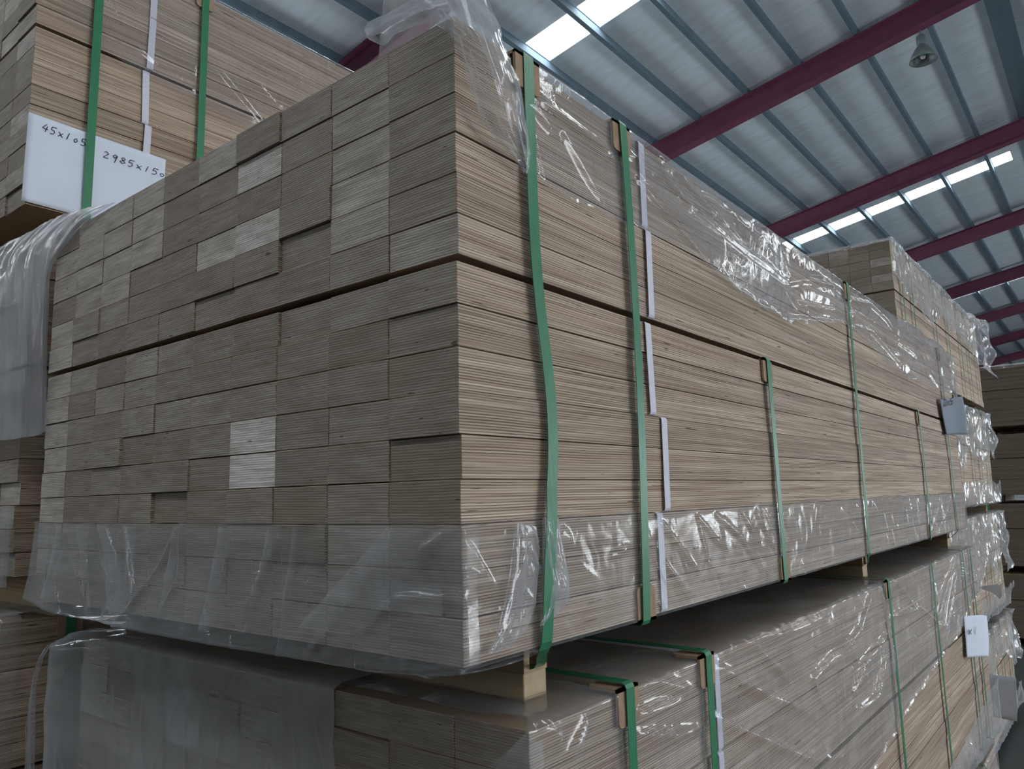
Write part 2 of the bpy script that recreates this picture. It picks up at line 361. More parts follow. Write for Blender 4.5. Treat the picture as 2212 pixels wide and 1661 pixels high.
def perim(p, a, R=.012):
    """point and outward normal on the outline of a pack: a<0 along the front end, a>0 along the long side"""
    a = np.asarray(a, float)
    x = np.where(a < -p.W, -p.W, np.where(a < 0, a, 0)); y = np.where(a < -p.W, -(a+p.W), np.where(a < 0, 0, a))
    def ang(t): return np.clip((t+R)/(2*R), 0, 1)
    th = -math.pi+ (math.pi/2)*ang(a+p.W)+(math.pi/2)*ang(a)
    return np.stack([x, y], -1), np.stack([np.cos(th), np.sin(th)], -1)
def wrap_film(p, a0, a1, da, zt, zb, nz, mat, lines=(), top_in=0.0, bot_in=0.0, bulge=None, off=.004, low=.002, rnd=0, seed=1, straps=(),
              name='plastic_film', slant=(.5, .25), rl=(.03, .12), rh=(.001, .004), sag=.004, ledge=.003):
    """a sheet wrapped round a pack: [inwards on the top] down the faces from zt(a) to zb(a) [inwards under the bottom]"""
    na = max(3, int((a1-a0)/da)+1); a = np.linspace(a0, a1, na)
    T = zt(a) if callable(zt) else np.full(na, zt); B = zb(a) if callable(zb) else np.full(na, zb)
    T = T+ledge*vnoise(a*22, a*0+seed, seed); 
    if not bot_in: B = B+ledge*1.4*vnoise(a*16, a*0+seed+3, seed+3)
    if top_in: T = np.full(na, p.H+off)
    v = np.linspace(0, 1, nz)
    A = np.repeat(a[None, :], nz, 0); Z = T[None]+(B-T)[None]*v[:, None]; IN = np.zeros_like(A)
    kind = np.zeros_like(A)
    if top_in:
        k = np.linspace(1, 0, 24)[:-1]**1.3
        tA = np.repeat(a[None], len(k), 0); A = np.vstack([tA, A]); Z = np.vstack([tA*0+p.H+off, Z]); IN = np.vstack([np.repeat((k*top_in)[:, None], na, 1), IN]); kind = np.vstack([tA*0+1, kind])
    if bot_in:
        k = np.linspace(0, 1, 10)[1:]
        bA = np.repeat(a[None], len(k), 0); A = np.vstack([A, bA]); Z = np.vstack([Z, np.repeat(B[None], len(k), 0)]); IN = np.vstack([IN, np.repeat((k*bot_in)[:, None], na, 1)]); kind = np.vstack([kind, bA*0-1])
    r = np.random.default_rng(seed); ls = list(lines)
    for _ in range(rnd):
        aa, zz = r.uniform(a0, a1), r.uniform(B.min(), T.max()); l = r.uniform(*rl); an = r.normal(slant[0], slant[1])
        ls.append(([(aa, zz), (aa+l*math.sin(an), zz-l*math.cos(an))], r.uniform(.0012, .0028), r.uniform(*rh)))
    s = np.where(kind == 0, Z, np.where(kind > 0, Z+IN, Z-IN))
    D = off+low*(1+vnoise(A*9, s*14, seed+1))+.4*low*vnoise(A*40, s*30, seed+2)+ridge_field(A, s, ls)
    if bulge is not None: D = D+np.where(kind == 0, bulge(A, Z), 0)
    hem = np.exp(-((Z-T[None])/.004)**2)*(kind == 0) if not top_in else 0*A
    if not bot_in: hem = hem+np.exp(-((Z-B[None])/.004)**2)*(kind == 0)
    D = D+hem*(.0022+.0018*vnoise(A*30, A*0, seed+9))
    for ys in straps: 
        k = np.exp(-((A-ys)/.016)**2); D = D*(1-k)+.0022*k
    D = np.maximum(D, .0015)
    pt, n = perim(p, A)
    out = np.where(kind == 0, D, off+.001)
    P = np.empty(A.shape+(3,))
    P[..., 0] = pt[..., 0]+n[..., 0]*(out-IN); P[..., 1] = pt[..., 1]+n[..., 1]*(out-IN)
    P[..., 2] = Z+np.where(kind > 0, np.minimum(D-off, .006), np.where(kind < 0, -D*.6-sag*np.sin(np.clip(IN/.06, 0, math.pi)), 0))
    return link(name, grid_mesh(name, P), p.e, mat)

# ------------------------------------------------------------------ building shell (structure)
RIDGE_X = -.25; SL = .18; Z0 = -.246968+FZ
def roof_z(x, h):                                          # height of a plane parallel to the roof, h above the camera at the camera's x
    top = Z0+h+SL*(RIDGE_X-.52)
    return top-SL*abs(x-RIDGE_X)
XE0, XE1, Y0, Y1 = RIDGE_X-14, RIDGE_X+14, -29.997, 60.003
HD, HP, HT, HB = 7.89, 7.77, 7.77, 7.38                  # deck, purlin bottoms, rafter tops, rafter bottoms
floor = struct(link('floor', box_mesh('floor', XE0-1, XE1+.2, Y0-1, Y1+1, -.2, 0), None, M['concrete']))
bounce_yard = struct(link('floor.001', box_mesh('floor.001', XE1+.2, XE1+30, Y0-1, Y1+1, -.2, -.01), None, M['bounce_yard']))  # unseen pale ground, added to throw light in through the right doors
struct(link('floor.002', box_mesh('floor.002', XE0-30, XE0-1, Y0-1, Y1+1, -.2, -.01), None, M['bounce_yard']))  # same added bounce ground outside the left wall
ceiling = bpy.data.objects.new('ceiling', None); C.objects.link(ceiling); struct(ceiling)
def slope_box(name, side, xa, xb, ya, yb, h0, h1, mat, bev=0.0):
    """a slab lying in the roof slope between two distances from the ridge"""
    v = []
    for d in (xa, xb):
        x = RIDGE_X+side*d
        for yy in (ya, yb):
            for h in (h0, h1): v.append((x, yy, roof_z(x, h)))
    bm = bmesh.new(); vs = [bm.verts.new(q) for q in v]
    for q in ((0, 1, 3, 2), (4, 6, 7, 5), (0, 4, 5, 1), (2, 3, 7, 6), (0, 2, 6, 4), (1, 5, 7, 3)): bm.faces.new([vs[i] for i in q])
    bmesh.ops.recalc_face_normals(bm, faces=bm.faces)
    if bev: bmesh.ops.bevel(bm, geom=list(bm.edges), offset=bev, segments=1, affect='EDGES')
    me = bpy.data.meshes.new(name); bm.to_mesh(me); bm.free()
    return link(name, me, ceiling, mat)
RAF = [6.003+6*k for k in range(-6, 10)]
SKYL = [(7.90+11.87*k, 8.50+11.87*k) for k in range(-3, 5)]
PUR = [.93+.935*k for k in range(0, 14)]               # distances of the purlins from the ridge
for side in (-1, 1):
    for y0 in RAF[:-1]:
        y1 = y0+6.0; sk = [s for s in SKYL if y0 < s[0] < y1]
        cuts = [(y0, sk[0][0]), (sk[0][1], y1)] if sk else [(y0, y0+3), (y0+3, y1)]
        for a, b in cuts: slope_box('roof_panel', side, 0, 14, a, b, HD, HD+.06, M['foil'], .012)
    for s in SKYL:
        ed = [0.5]+PUR+[14]
        for a, b in zip(ed[:-1], ed[1:]):
            slope_box('skylight_pane', side, a+(.045 if a > .6 else 0), b-.045, s[0], s[1], HD+.012, HD+.03, M['skylight'])
        slope_box('roof_panel', side, 0, .5, s[0], s[1], HD, HD+.06, M['foil'])
        for a in PUR: slope_box('skylight_joint', side, a-.045, a+.045, s[0], s[1], HD, HD+.06, M['purlin'])
    for a in PUR: slope_box('purlin', side, a-.035, a+.035, Y0, Y1, HP, HD-.001, M['purlin'])
    slope_box('ridge_flashing', side, 0.0, .16, Y0, Y1, HP+.02, HD-.002, M['grey_trim'])
    for yy in RAF:                                          # I-section rafters
        v = []; prof = [(-.10, HB), (.10, HB), (.10, HB+.016), (.009, HB+.02), (.009, HT-.02), (.10, HT-.016), (.10, HT), (-.10, HT), (-.10, HT-.016), (-.009, HT-.02), (-.009, HB+.02), (-.10, HB+.016)]
        for d in (0, 14):
            x = RIDGE_X+side*d; v += [(x, yy+u, roof_z(x, h)) for u, h in prof]
        n = len(prof); f = [tuple(range(n))[::-1], tuple(range(n, 2*n))]+[(i, (i+1) % n, n+(i+1) % n, n+i) for i in range(n)]
        me = mesh('rafter', v, f); link('rafter', me, ceiling, M['rafter'])
        for a in PUR[1::2]:
            if -2 < yy < 40:
                x = RIDGE_X+side*a
                bm = bmesh.new(); q = [Vector((x, yy+.09, roof_z(x, HB)+.02)), Vector((x, yy+.42, roof_z(x, HP)+.03))]
                vs = [bm.verts.new(b+Vector(o)) for b in q for o in ((-.015, -.01, 0), (.015, -.01, 0), (.015, .01, 0), (-.015, .01, 0))]
                for k in range(4): bm.faces.new((vs[k], vs[(k+1) % 4], vs[4+(k+1) % 4], vs[4+k]))
                bm.faces.new(vs[:4][::-1]); bm.faces.new(vs[4:])
                me = bpy.data.meshes.new('fly_brace'); bm.to_mesh(me); bm.free(); link('fly_brace', me, ceiling, M['purlin'])
ez = roof_z(XE0, HD)
def wall(name, *b): return struct(link(name, box_mesh(name, *b), None, M['wall']))
for side_, xa, xb in (('left', XE0-.15, XE0), ('right', XE1, XE1+.15)):
    cur = Y0-.15; n_ = 0
    nm = lambda: 'wall_'+side_+('' if n_ == 0 else '.%03d' % n_)
    for sd, ya, yb in ADDED_DOORS:
        if sd != side_: continue
        wall(nm(), xa, xb, cur, ya, 0, ez); n_ += 1
        wall(nm(), xa, xb, ya, yb, 5.0, ez); n_ += 1
        cur = yb
    wall(nm(), xa, xb, cur, Y1+.15, 0, ez)
for nm, yy in (('wall_back', Y0-.15), ('wall_far', Y1)):
    prof = [(XE0, 0), (XE1, 0), (XE1, ez), (RIDGE_X, roof_z(RIDGE_X, HD)), (XE0, ez)]
    v = [(x, yy+d, z) for d in (0, .15) for x, z in prof]
    struct(link(nm, mesh(nm, v, [(0, 1, 2, 3, 4), (9, 8, 7, 6, 5)]+[(i, 5+i, 5+(i+1) % 5, (i+1) % 5) for i in range(5)]), None, M['wall']))

# ------------------------------------------------------------------ the packs
T = {}
def tn(c, r, v): T[(c-1, r)] = v                            # column from the near corner, row from the bottom (0..14)
LO = lambda k: 8-k                                          # k-th row under the seam
UP = lambda k: 9+k                                          # k-th row over the seam
for c, r, v in [(1, UP(0), .36), (2, UP(4), .40), (2, UP(3), .44), (2, UP(2), .52), (2, UP(1), .46), (2, UP(5), .24), (2, UP(0), .20), (4, UP(4), .80), (4, UP(2), .80), (4, UP(5), .12), (4, UP(3), .12),
                (5, UP(5), .46), (5, UP(2), .70), (5, UP(4), .15), (5, UP(3), .15), (6, UP(5), .16), (6, UP(4), .10), (6, UP(3), .10), (6, UP(2), .12), (7, UP(5), .46), (7, UP(4), .50), (7, UP(3), .54), (7, UP(2), .16),
                (8, UP(5), .48), (8, UP(4), .46), (8, UP(3), .47), (8, UP(2), .50), (8, UP(1), .26), (9, UP(5), .44), (9, UP(4), .45), (9, UP(3), .46), (9, UP(2), .42), (9, UP(1), .24), (10, UP(5), .10), (10, UP(4), .40), (10, UP(3), .42), (10, UP(2), .12),
                (10, UP(1), .56), (10, UP(0), .56), (9, UP(0), .20), (10, LO(0), .50), (10, LO(1), .56), (10, LO(2), .56), (10, LO(3), .56), (10, LO(4), .52), (10, LO(5), .60), (9, LO(0), .30), (9, LO(1), .12), (9, LO(2), .20), (9, LO(3), .18), (9, LO(4), .14), (9, LO(5), .10),
                (8, LO(0), .08), (8, LO(1), .28), (8, LO(2), .12), (8, LO(3), .24), (8, LO(4), .20), (7, LO(0), .36), (7, LO(1), .24), (7, LO(2), .32), (7, LO(3), .10), (7, LO(4), .14), (6, LO(0), .22), (6, LO(2), .26), (5, LO(2), .24),
                (4, LO(3), 1.0), (4, LO(4), 1.0), (3, UP(5), .18), (3, UP(4), .18), (3, UP(3), .17), (1, UP(5), .17), (1, UP(4), .18), (1, UP(3), .18), (1, UP(2), .16), (1, UP(1), .16), (1, LO(4), .07), (1, LO(5), .06),
                (2, LO(6), .32), (2, LO(7), .28), (10, LO(6), .40), (9, LO(6), .30), (9, LO(7), .30), (10, LO(7), .42), (4, LO(7), .14)]: tn(c, r, v)
for c in range(1, 11):
    for r in range(15):
        if (c-1, r) not in T: T[(c-1, r)] = max(.06, min(.24, random.gauss(.15, .035)))

ZM = -9*ROW                                                 # bottom of the main pack
main = make_pack('nearest full timber pack, its planks bare between clear film at top and bottom', 0, 0, ZM, tones=T, seed=3, bear_h=.078, bear_x=-.055, bearers=(.186, 1.66, 2.90), jit=.0016, lower_piece=False)
TL = {(c, r): max(.04, min(.2, random.gauss(.11, .035))) for c in range(4) for r in range(15)}
for c, r, v in ((9, 14, .42), (9, 13, .40), (9, 12, .38), (8, 14, .34), (8, 13, .12), (9, 11, .2), (8, 12, .3), (7, 13, .2), (6, 14, .18), (5, 13, .22), (4, 12, .20), (5, 12, .3)): TL[(c, r)] = v
lower = make_pack('film-covered timber pack directly under the nearest pack, wrinkled glossy film over its long side', .008, .088, -.4875-.69, seed=5, light=.08, bear_h=.078, tones=TL)
base = make_pack('lowest timber pack standing on the floor under two others, only its film rim showing', .0, .10, -.4875-.69-.078-.69, seed=6, light=.2, bear_h=.0745)
left4 = make_pack('topmost timber pack behind the nearest pack, a handwritten white sheet tucked under its strap', -1.237, -.010, .394, seed=8, light=.45)
left3 = make_pack('timber pack at the far left edge, a hazy film sheet hanging over its plank ends', -1.172, -.004, -.376, seed=9, light=.5)
left2 = make_pack('timber pack in the dark gap at the lower left, wrinkled film on its plank ends', -1.205, -.004, -1.154, seed=10, light=.4)
left1 = make_pack('bottom timber pack on the floor of the left stack, hidden below the frame', -1.18, -.004, -1.932, seed=12)
col = []
for k, lb in enumerate(('bottom timber pack on the floor of the second stack along the aisle', 'second timber pack from the floor in the second stack along the aisle',
                        'third timber pack from the floor in the second stack along the aisle', 'topmost timber pack of the second stack along the aisle, standing above the nearest pack')):
    col.append(make_pack(lb, -.34, 3.82, (-1.932, -1.154, -.376, .394)[k], seed=20+k, light=.06))
right4 = col[3]
FLB = ('lowest shade-painted brown timber pack of the far stack, beside the bare floor', 'second shade-painted brown timber pack from the floor in the far stack', 'third shade-painted brown timber pack from the floor in the far stack', 'topmost shade-painted brown timber pack of the far stack, under the roof')
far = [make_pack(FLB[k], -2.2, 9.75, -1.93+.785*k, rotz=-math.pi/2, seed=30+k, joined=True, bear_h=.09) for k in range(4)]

FLB2 = ('lowest timber pack of the row standing behind the far stack', 'second timber pack from the floor behind the far stack', 'third timber pack from the floor behind the far stack', 'topmost timber pack of the row behind the far stack')
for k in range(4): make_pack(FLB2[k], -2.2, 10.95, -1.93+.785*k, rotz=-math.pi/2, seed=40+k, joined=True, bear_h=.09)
# loose lower bearers under the nearest pack
for (yy, lb) in ((.186, 'pale timber bearer lying under the nearest corner of the main pack'), (1.66, 'pale timber bearer under the middle of the main pack'), (2.90, 'pale timber bearer under the far end of the main pack')):
    o = link('timber_bearer', box_mesh('timber_bearer', -main.W+.01, -.056, yy-.0222, yy+.0222, 0, .0305, .001), None, M['bearer'], (0, 0, -.4830+FZ)); tag(o, lb, 'bearer')

# ------------------------------------------------------------------ straps, bands, protectors
z = -ZM                                                     # seam height in pack coordinates
strap(main, .137, groove=.186, off=.0062, y_of=lambda q: .122+.026*math.exp(-((q-.24)/.14)**2), width=.0195, low_off=.003)
strap(main, .352, off=.0052, prot_bot=True, y_of=lambda q: .346+.012*math.sin(math.pi*q/.69))
strap(main, .868, 0, z, prot_top=True, prot_bot=True, y_of=lambda q: .877-.02*q)
strap(main, 1.478, groove=1.66, off=.0052, y_of=lambda q: 1.47+.03*q)
strap(main, 2.232, 0, z, prot_bot=True, y_of=lambda q: 2.225+.02*math.sin(q*7))
strap(main, 2.745, groove=2.90, off=.005)
white_bands(main, [.407, .432, .404, .414, .407])
for p_, ys in ((lower, [.19, .415, 1.49, 2.06, 2.63, 2.8]), (base, [.2, .45, 1.48, 2.1, 2.68])):
    for q in ys: strap(p_, q, off=.0075, prot_top=q < 2.0)
white_bands(lower, [.46, .455, .45, .452, .455])
for p_ in (left4, left3, left2):
    for q in (.123, .384, 1.48, 2.6): strap(p_, q, off=.0052)
white_bands(left4, [.25, .25, .245, .25, .252])
for p_ in col:
    for q in (.14, .4, 1.05, 1.5, 2.0, 2.35, 2.75): strap(p_, q, off=.012)
for p_ in far:
    for q in (.2, .9, 1.45, 2.1, 2.8): strap(p_, q, off=.006, prot_top=False)

# ------------------------------------------------------------------ film on the main pack
def loc(lines, dz, wd, h, da=0.0): return [([(a-da, b-dz) for a, b in l], wd, h) for l in lines]
A_end = [[(-0.539, -0.285), (-0.638, -0.395), (-0.676, -0.423)], [(-0.691, -0.284), (-0.639, -0.385)], [(-0.527, -0.28), (-0.525, -0.352), (-0.553, -0.395)], [(-0.397, -0.288), (-0.407, -0.34)], [(-0.296, -0.291), (-0.339, -0.37), (-0.348, -0.391)], [(-0.919, -0.281), (-0.815, -0.391)], [(-0.792, -0.287), (-0.713, -0.375)], [(-0.251, -0.277), (-0.263, -0.326), (-0.278, -0.386)], [(-0.211, -0.277), (-0.219, -0.308)], [(-0.104, -0.3), (-0.161, -0.362), (-0.217, -0.411)], [(0.001, -0.276), (-0.046, -0.299), (-0.044, -0.315)], [(-0.004, -0.342), (-0.076, -0.347), (-0.122, -0.369)], [(-0.173, -0.353), (-0.16, -0.372), (-0.137, -0.384)], [(-0.095, -0.281), (-0.095, -0.338)]]
A_side = [[(-0.005, -0.28), (0.025, -0.318), (0.042, -0.338)], [(0.525, -0.282), (0.585, -0.321), (0.622, -0.338)], [(0.411, -0.288), (0.514, -0.363)], [(0.344, -0.285), (0.392, -0.328)], [(0.414, -0.343), (0.481, -0.398)], [(0.593, -0.282), (0.692, -0.327), (0.801, -0.406)], [(0.695, -0.279), (0.793, -0.365)], [(0.761, -0.281), (0.837, -0.353)], [(0.88, -0.278), (0.93, -0.337)], [(0.62, -0.289), (0.69, -0.327), (0.79, -0.402)], [(0.716, -0.286), (0.73, -0.31), (0.791, -0.364)], [(1.285, -0.295), (1.376, -0.337), (1.445, -0.386)], [(1.416, -0.289), (1.483, -0.314)], [(1.561, -0.285), (1.636, -0.352)], [(2.101, -0.284), (2.101, -0.326)], [(2.475, -0.285), (2.237, -0.397)], [(2.696, -0.282), (2.385, -0.4)], [(-0.013, -0.345), (0.024, -0.361), (0.049, -0.362)], [(-0.013, -0.324), (0.025, -0.323)], [(0.174, -0.289), (0.183, -0.304)], [(0.279, -0.323), (0.315, -0.314)]]
B_ = [[(0.123, 0.224), (0.16, 0.21), (0.166, 0.204)], [(0.152, 0.238), (0.246, 0.23), (0.314, 0.23)], [(0.201, 0.207), (0.239, 0.175), (0.282, 0.149)], [(0.341, 0.244), (0.444, 0.246), (0.549, 0.221), (0.826, 0.2)], [(0.391, 0.213), (0.503, 0.171), (0.614, 0.143)], [(0.472, 0.271), (0.58, 0.247), (0.811, 0.209)], [(0.691, 0.207), (0.826, 0.198), (0.905, 0.194), (1.016, 0.188)], [(1.016, 0.188), (1.104, 0.211), (1.337, 0.245), (1.441, 0.236)], [(1.013, 0.173), (1.071, 0.149), (1.23, 0.169), (1.414, 0.188)], [(1.006, 0.108), (1.431, 0.166)], [(1.147, 0.232), (1.252, 0.251), (1.446, 0.253)], [(1.479, 0.24), (1.709, 0.268), (1.845, 0.251), (2.072, 0.194)], [(1.481, 0.207), (1.618, 0.216), (1.916, 0.215), (2.182, 0.172)], [(1.496, 0.173), (1.685, 0.188), (1.832, 0.162), (1.992, 0.126)]]
C_ = [[(0.621, -0.474), (0.832, -0.499), (1.042, -0.495), (1.083, -0.481)], [(0.642, -0.479), (0.747, -0.534), (0.823, -0.571)], [(1.389, -0.503), (1.299, -0.556), (1.203, -0.577), (1.055, -0.58), (0.946, -0.597), (0.969, -0.637), (1.003, -0.669)], [(0.61, -0.533), (0.719, -0.58), (0.846, -0.627), (0.902, -0.647)], [(1.516, -0.6), (1.283, -0.637), (1.199, -0.69)], [(1.483, -0.647), (1.378, -0.716), (1.254, -0.719)], [(1.49, -0.488), (1.518, -0.558), (1.557, -0.71)], [(1.649, -0.49), (1.84, -0.585), (1.585, -0.57)], [(2.557, -0.483), (2.193, -0.608), (2.137, -0.668)], [(2.519, -0.542), (2.323, -0.646), (2.247, -0.692)], [(1.895, -0.584), (2.101, -0.655), (2.262, -0.694)], [(0.598, -0.605), (0.763, -0.674), (0.897, -0.727), (1.118, -0.783)], [(0.297, -0.517), (0.426, -0.524)], [(0.294, -0.539), (0.391, -0.564), (0.465, -0.574)], [(0.505, -0.566), (0.864, -0.715)], [(0.343, -0.486), (0.446, -0.519)], [(0.543, -0.506), (0.646, -0.552), (0.755, -0.599), (0.884, -0.637)], [(0.178, -0.497), (0.164, -0.515), (0.149, -0.526)], [(0.119, -0.493), (0.127, -0.504)]]

mz = lambda q: q-ZM                                         # scene height (from the seam) to main-pack height
# lower wrap, front end
wrap_film(main, -1.078, .012, .0035, mz(-.271), lambda a: mz(np.interp(a, [-1.1, -1.03, -.9, -.15, -.05, 0, .02], [-.405, -.412, -.422, -.424, -.418, -.408, -.406])), 46, M['film_end'], loc(A_end, ZM, .0045, .008), bot_in=.16, off=.006, low=.0035, rnd=26, seed=41, slant=(.15, .40), rl=(.04, .14),
          bulge=lambda A, Z: .014*np.clip(-A/.25, 0, 1)*np.clip((.10-Z)/.11, 0, 1)**1.5*(1+.5*vnoise(A*5, A*0, 77))-.006*np.clip((-.95-A)/.1, 0, 1)*np.clip((.12-Z)/.08, 0, 1), sag=.006, rh=(.002, .007))
# lower wrap, long side
wrap_film(main, -.004, 3.0, .0045, mz(-.270), -.002, 40, M['film'], loc(A_side, ZM, .0032, .0050), bot_in=.14, off=.0025, low=.0012, rnd=46, seed=42, straps=(.130, .347, .872, 1.47, 2.225, 2.745), slant=(.55, .3), rl=(.04, .13), rh=(.0012, .004))
# top cover over the long side
ey = [.10, .12, .21, .29, .37, .45, .58, .69, .80, .91, 1.0, 1.077, 1.25, 1.42, 1.484, 1.6, 1.724, 1.9, 2.08, 2.4, 2.7, 3.02]
ezz = [.140, .140, .126, .128, .134, .140, .136, .124, .112, .105, .103, .112, .140, .165, .172, .160, .135, .108, .093, .088, .092, .07]
def bunch(A, Z):
    zz = Z+ZM
    return .016*np.exp(-((A-1.28)/.22)**2)*np.exp(-((zz-.205)/.035)**2)+.012*np.clip((A-1.5)/.8, 0, 1)*(1+vnoise(A*7, zz*20, 91))+.035*np.exp(-((A-2.5)/.35)**2)*np.clip((.30-zz)/.2, 0, 1)
wrap_film(main, .10, 3.03, .0045, mz(.29), lambda a: mz(np.interp(a, ey, ezz)), 56, M['film'], loc(B_, ZM, .0055, .0075), top_in=.55, off=.0045, low=.0009, rnd=14, seed=43, straps=(.352, 1.478), bulge=bunch, slant=(.8, .35), rl=(.04, .22), rh=(.0015, .005))
# second layer of the top cover beyond the second strap
ey2 = [.40, .47, .58, .69, .80, .92, 1.02]; ez2 = [.205, .185, .158, .122, .112, .105, .100]
wrap_film(main, .385, 1.03, .0045, mz(.262), lambda a: mz(np.interp(a, ey2, ez2)), 34, M['film'], loc(B_[3:7], ZM, .005, .006), off=.0095, low=.0015, rnd=8, seed=44, slant=(.9, .2))
FLAP = [[[-0.06, -0.035, 0.346], [-0.055, -0.018, 0.355], [-0.052, 0.001, 0.365], [-0.05, 0.022, 0.378], [-0.05, 0.046, 0.394], [-0.053, 0.074, 0.412]], [[-0.03, -0.032, 0.3], [-0.016, -0.025, 0.297], [-0.006, -0.015, 0.298], [-0.0, 0.001, 0.304], [-0.001, 0.024, 0.317], [-0.009, 0.057, 0.338]], [[-0.008, -0.028, 0.262], [0.009, -0.025, 0.256], [0.023, -0.02, 0.254], [0.03, -0.006, 0.258], [0.028, 0.017, 0.271], [0.019, 0.051, 0.293]], [[0.012, -0.02, 0.241], [0.027, -0.02, 0.234], [0.039, -0.016, 0.229], [0.045, -0.006, 0.231], [0.043, 0.013, 0.239], [0.035, 0.041, 0.256]], [[0.014, -0.003, 0.219], [0.03, -0.006, 0.21], [0.043, -0.005, 0.204], [0.05, 0.003, 0.204], [0.048, 0.021, 0.212], [0.039, 0.049, 0.227]], [[0.014, 0.01, 0.189], [0.03, 0.007, 0.182], [0.043, 0.009, 0.177], [0.05, 0.018, 0.178], [0.048, 0.037, 0.186], [0.039, 0.067, 0.202]], [[0.012, 0.028, 0.163], [0.022, 0.032, 0.158], [0.031, 0.038, 0.156], [0.035, 0.049, 0.157], [0.034, 0.068, 0.162], [0.028, 0.093, 0.171]], [[0.012, 0.067, 0.145], [0.016, 0.072, 0.144], [0.018, 0.078, 0.144], [0.02, 0.086, 0.145], [0.02, 0.096, 0.148], [0.018, 0.109, 0.152]], [[0.012, 0.102, 0.127], [0.013, 0.102, 0.127], [0.014, 0.103, 0.126], [0.014, 0.104, 0.126], [0.014, 0.105, 0.127], [0.013, 0.108, 0.127]]]
FLAP = [[[-.16+.02*j, .03+.03*j, .290] for j in range(6)], [[-.10+.012*j, -.012+.022*j, .345+.01*j] for j in range(6)]]+FLAP
sheet('plastic_film', FLAP, 110, 70, M['film_veil'], main.e, .0022, 45, 51, (0, 0, ZM), 26, .0012)
TONGUE = [[[-0.093, -0.05, 0.278], [-0.074, -0.064, 0.259], [-0.064, -0.07, 0.249], [-0.069, -0.064, 0.25], [-0.083, -0.05, 0.26]], [[-0.076, -0.055, 0.277], [-0.055, -0.069, 0.253], [-0.043, -0.075, 0.239], [-0.045, -0.069, 0.236], [-0.056, -0.055, 0.24]], [[-0.064, -0.045, 0.285], [-0.045, -0.059, 0.264], [-0.035, -0.065, 0.25], [-0.038, -0.059, 0.249], [-0.049, -0.045, 0.256]], [[-0.051, -0.03, 0.297], [-0.035, -0.044, 0.276], [-0.028, -0.05, 0.263], [-0.033, -0.044, 0.262], [-0.047, -0.03, 0.269]], [[-0.037, -0.015, 0.311], [-0.02, -0.029, 0.288], [-0.011, -0.035, 0.273], [-0.015, -0.029, 0.27], [-0.026, -0.015, 0.275]], [[-0.007, -0.008, 0.314], [0.008, -0.022, 0.289], [0.016, -0.028, 0.273], [0.013, -0.022, 0.268], [0.002, -0.008, 0.271]]]
sheet('plastic_film', TONGUE, 50, 34, M['film_veil'], main.e, .0018, 60, 52, (0, 0, ZM), 6)
FOLD1 = [[[0.0065, 0.076, -0.275], [0.0115, 0.081, -0.275], [0.0065, 0.113, -0.28]], [[0.0065, 0.071, -0.298], [0.0115, 0.08, -0.299], [0.0065, 0.116, -0.304]], [[0.0065, 0.064, -0.326], [0.0115, 0.075, -0.327], [0.0065, 0.115, -0.331]], [[0.0065, 0.053, -0.357], [0.0115, 0.062, -0.358], [0.0065, 0.106, -0.364]], [[0.0065, 0.043, -0.383], [0.0115, 0.046, -0.385], [0.0065, 0.085, -0.39]], [[0.0065, 0.033, -0.4], [0.0115, 0.027, -0.4], [0.0065, 0.05, -0.4]]]
FOLD2 = [[[0.0065, 0.125, -0.27], [0.0115, 0.128, -0.27], [0.0065, 0.159, -0.271]], [[0.0065, 0.124, -0.292], [0.0115, 0.131, -0.292], [0.0065, 0.163, -0.296]], [[0.0065, 0.122, -0.321], [0.0115, 0.132, -0.322], [0.0065, 0.169, -0.323]], [[0.0065, 0.121, -0.346], [0.0115, 0.132, -0.349], [0.0065, 0.172, -0.357]], [[0.0065, 0.121, -0.366], [0.0115, 0.125, -0.369], [0.0065, 0.158, -0.373]], [[0.0065, 0.119, -0.385], [0.0115, 0.109, -0.384], [0.0065, 0.127, -0.384]]]
for (l0, r0, zt_, l1, r1, zb_) in ((-.955, -.918, -.276, -.975, -.955, -.40), (-.792, -.757, -.275, -.715, -.632, -.424), (-.547, -.524, -.277, -.565, -.548, -.405), (-.427, -.392, -.276, -.455, -.430, -.410),
                                   (-.316, -.293, -.276, -.352, -.334, -.405), (-.264, -.251, -.276, -.282, -.268, -.424), (-.70, -.66, -.277, -.668, -.645, -.39), (-.10, -.004, -.276, -.24, -.13, -.388), (-.12, -.02, -.33, -.10, -.01, -.36), (-.88, -.84, -.276, -.80, -.775, -.42)):
    n_ = 7; g_ = []
    for k in range(n_):
        t_ = k/(n_-1); z_ = zt_+(zb_-zt_)*t_; a_, b_ = l0+(l1-l0)*t_, r0+(r1-r0)*t_; yo = -.0115-.010*max(0, t_-.25)
        g_.append([(a_, yo, z_), ((a_+b_)/2, yo-.004, z_), (b_, yo, z_)])
    sheet('plastic_film', g_, 44, 16, M['film_pleat'], main.e, .0007, 60, 55+int(-l0*100), (0, 0, ZM), 3)
sheet('plastic_film', FOLD1, 70, 36, M['film_thick'], main.e, .0014, 70, 53, (0, 0, ZM), 26, .0011)
sheet('plastic_film', FOLD2, 70, 36, M['film_thick'], main.e, .0014, 70, 54, (0, 0, ZM), 20, .0011)

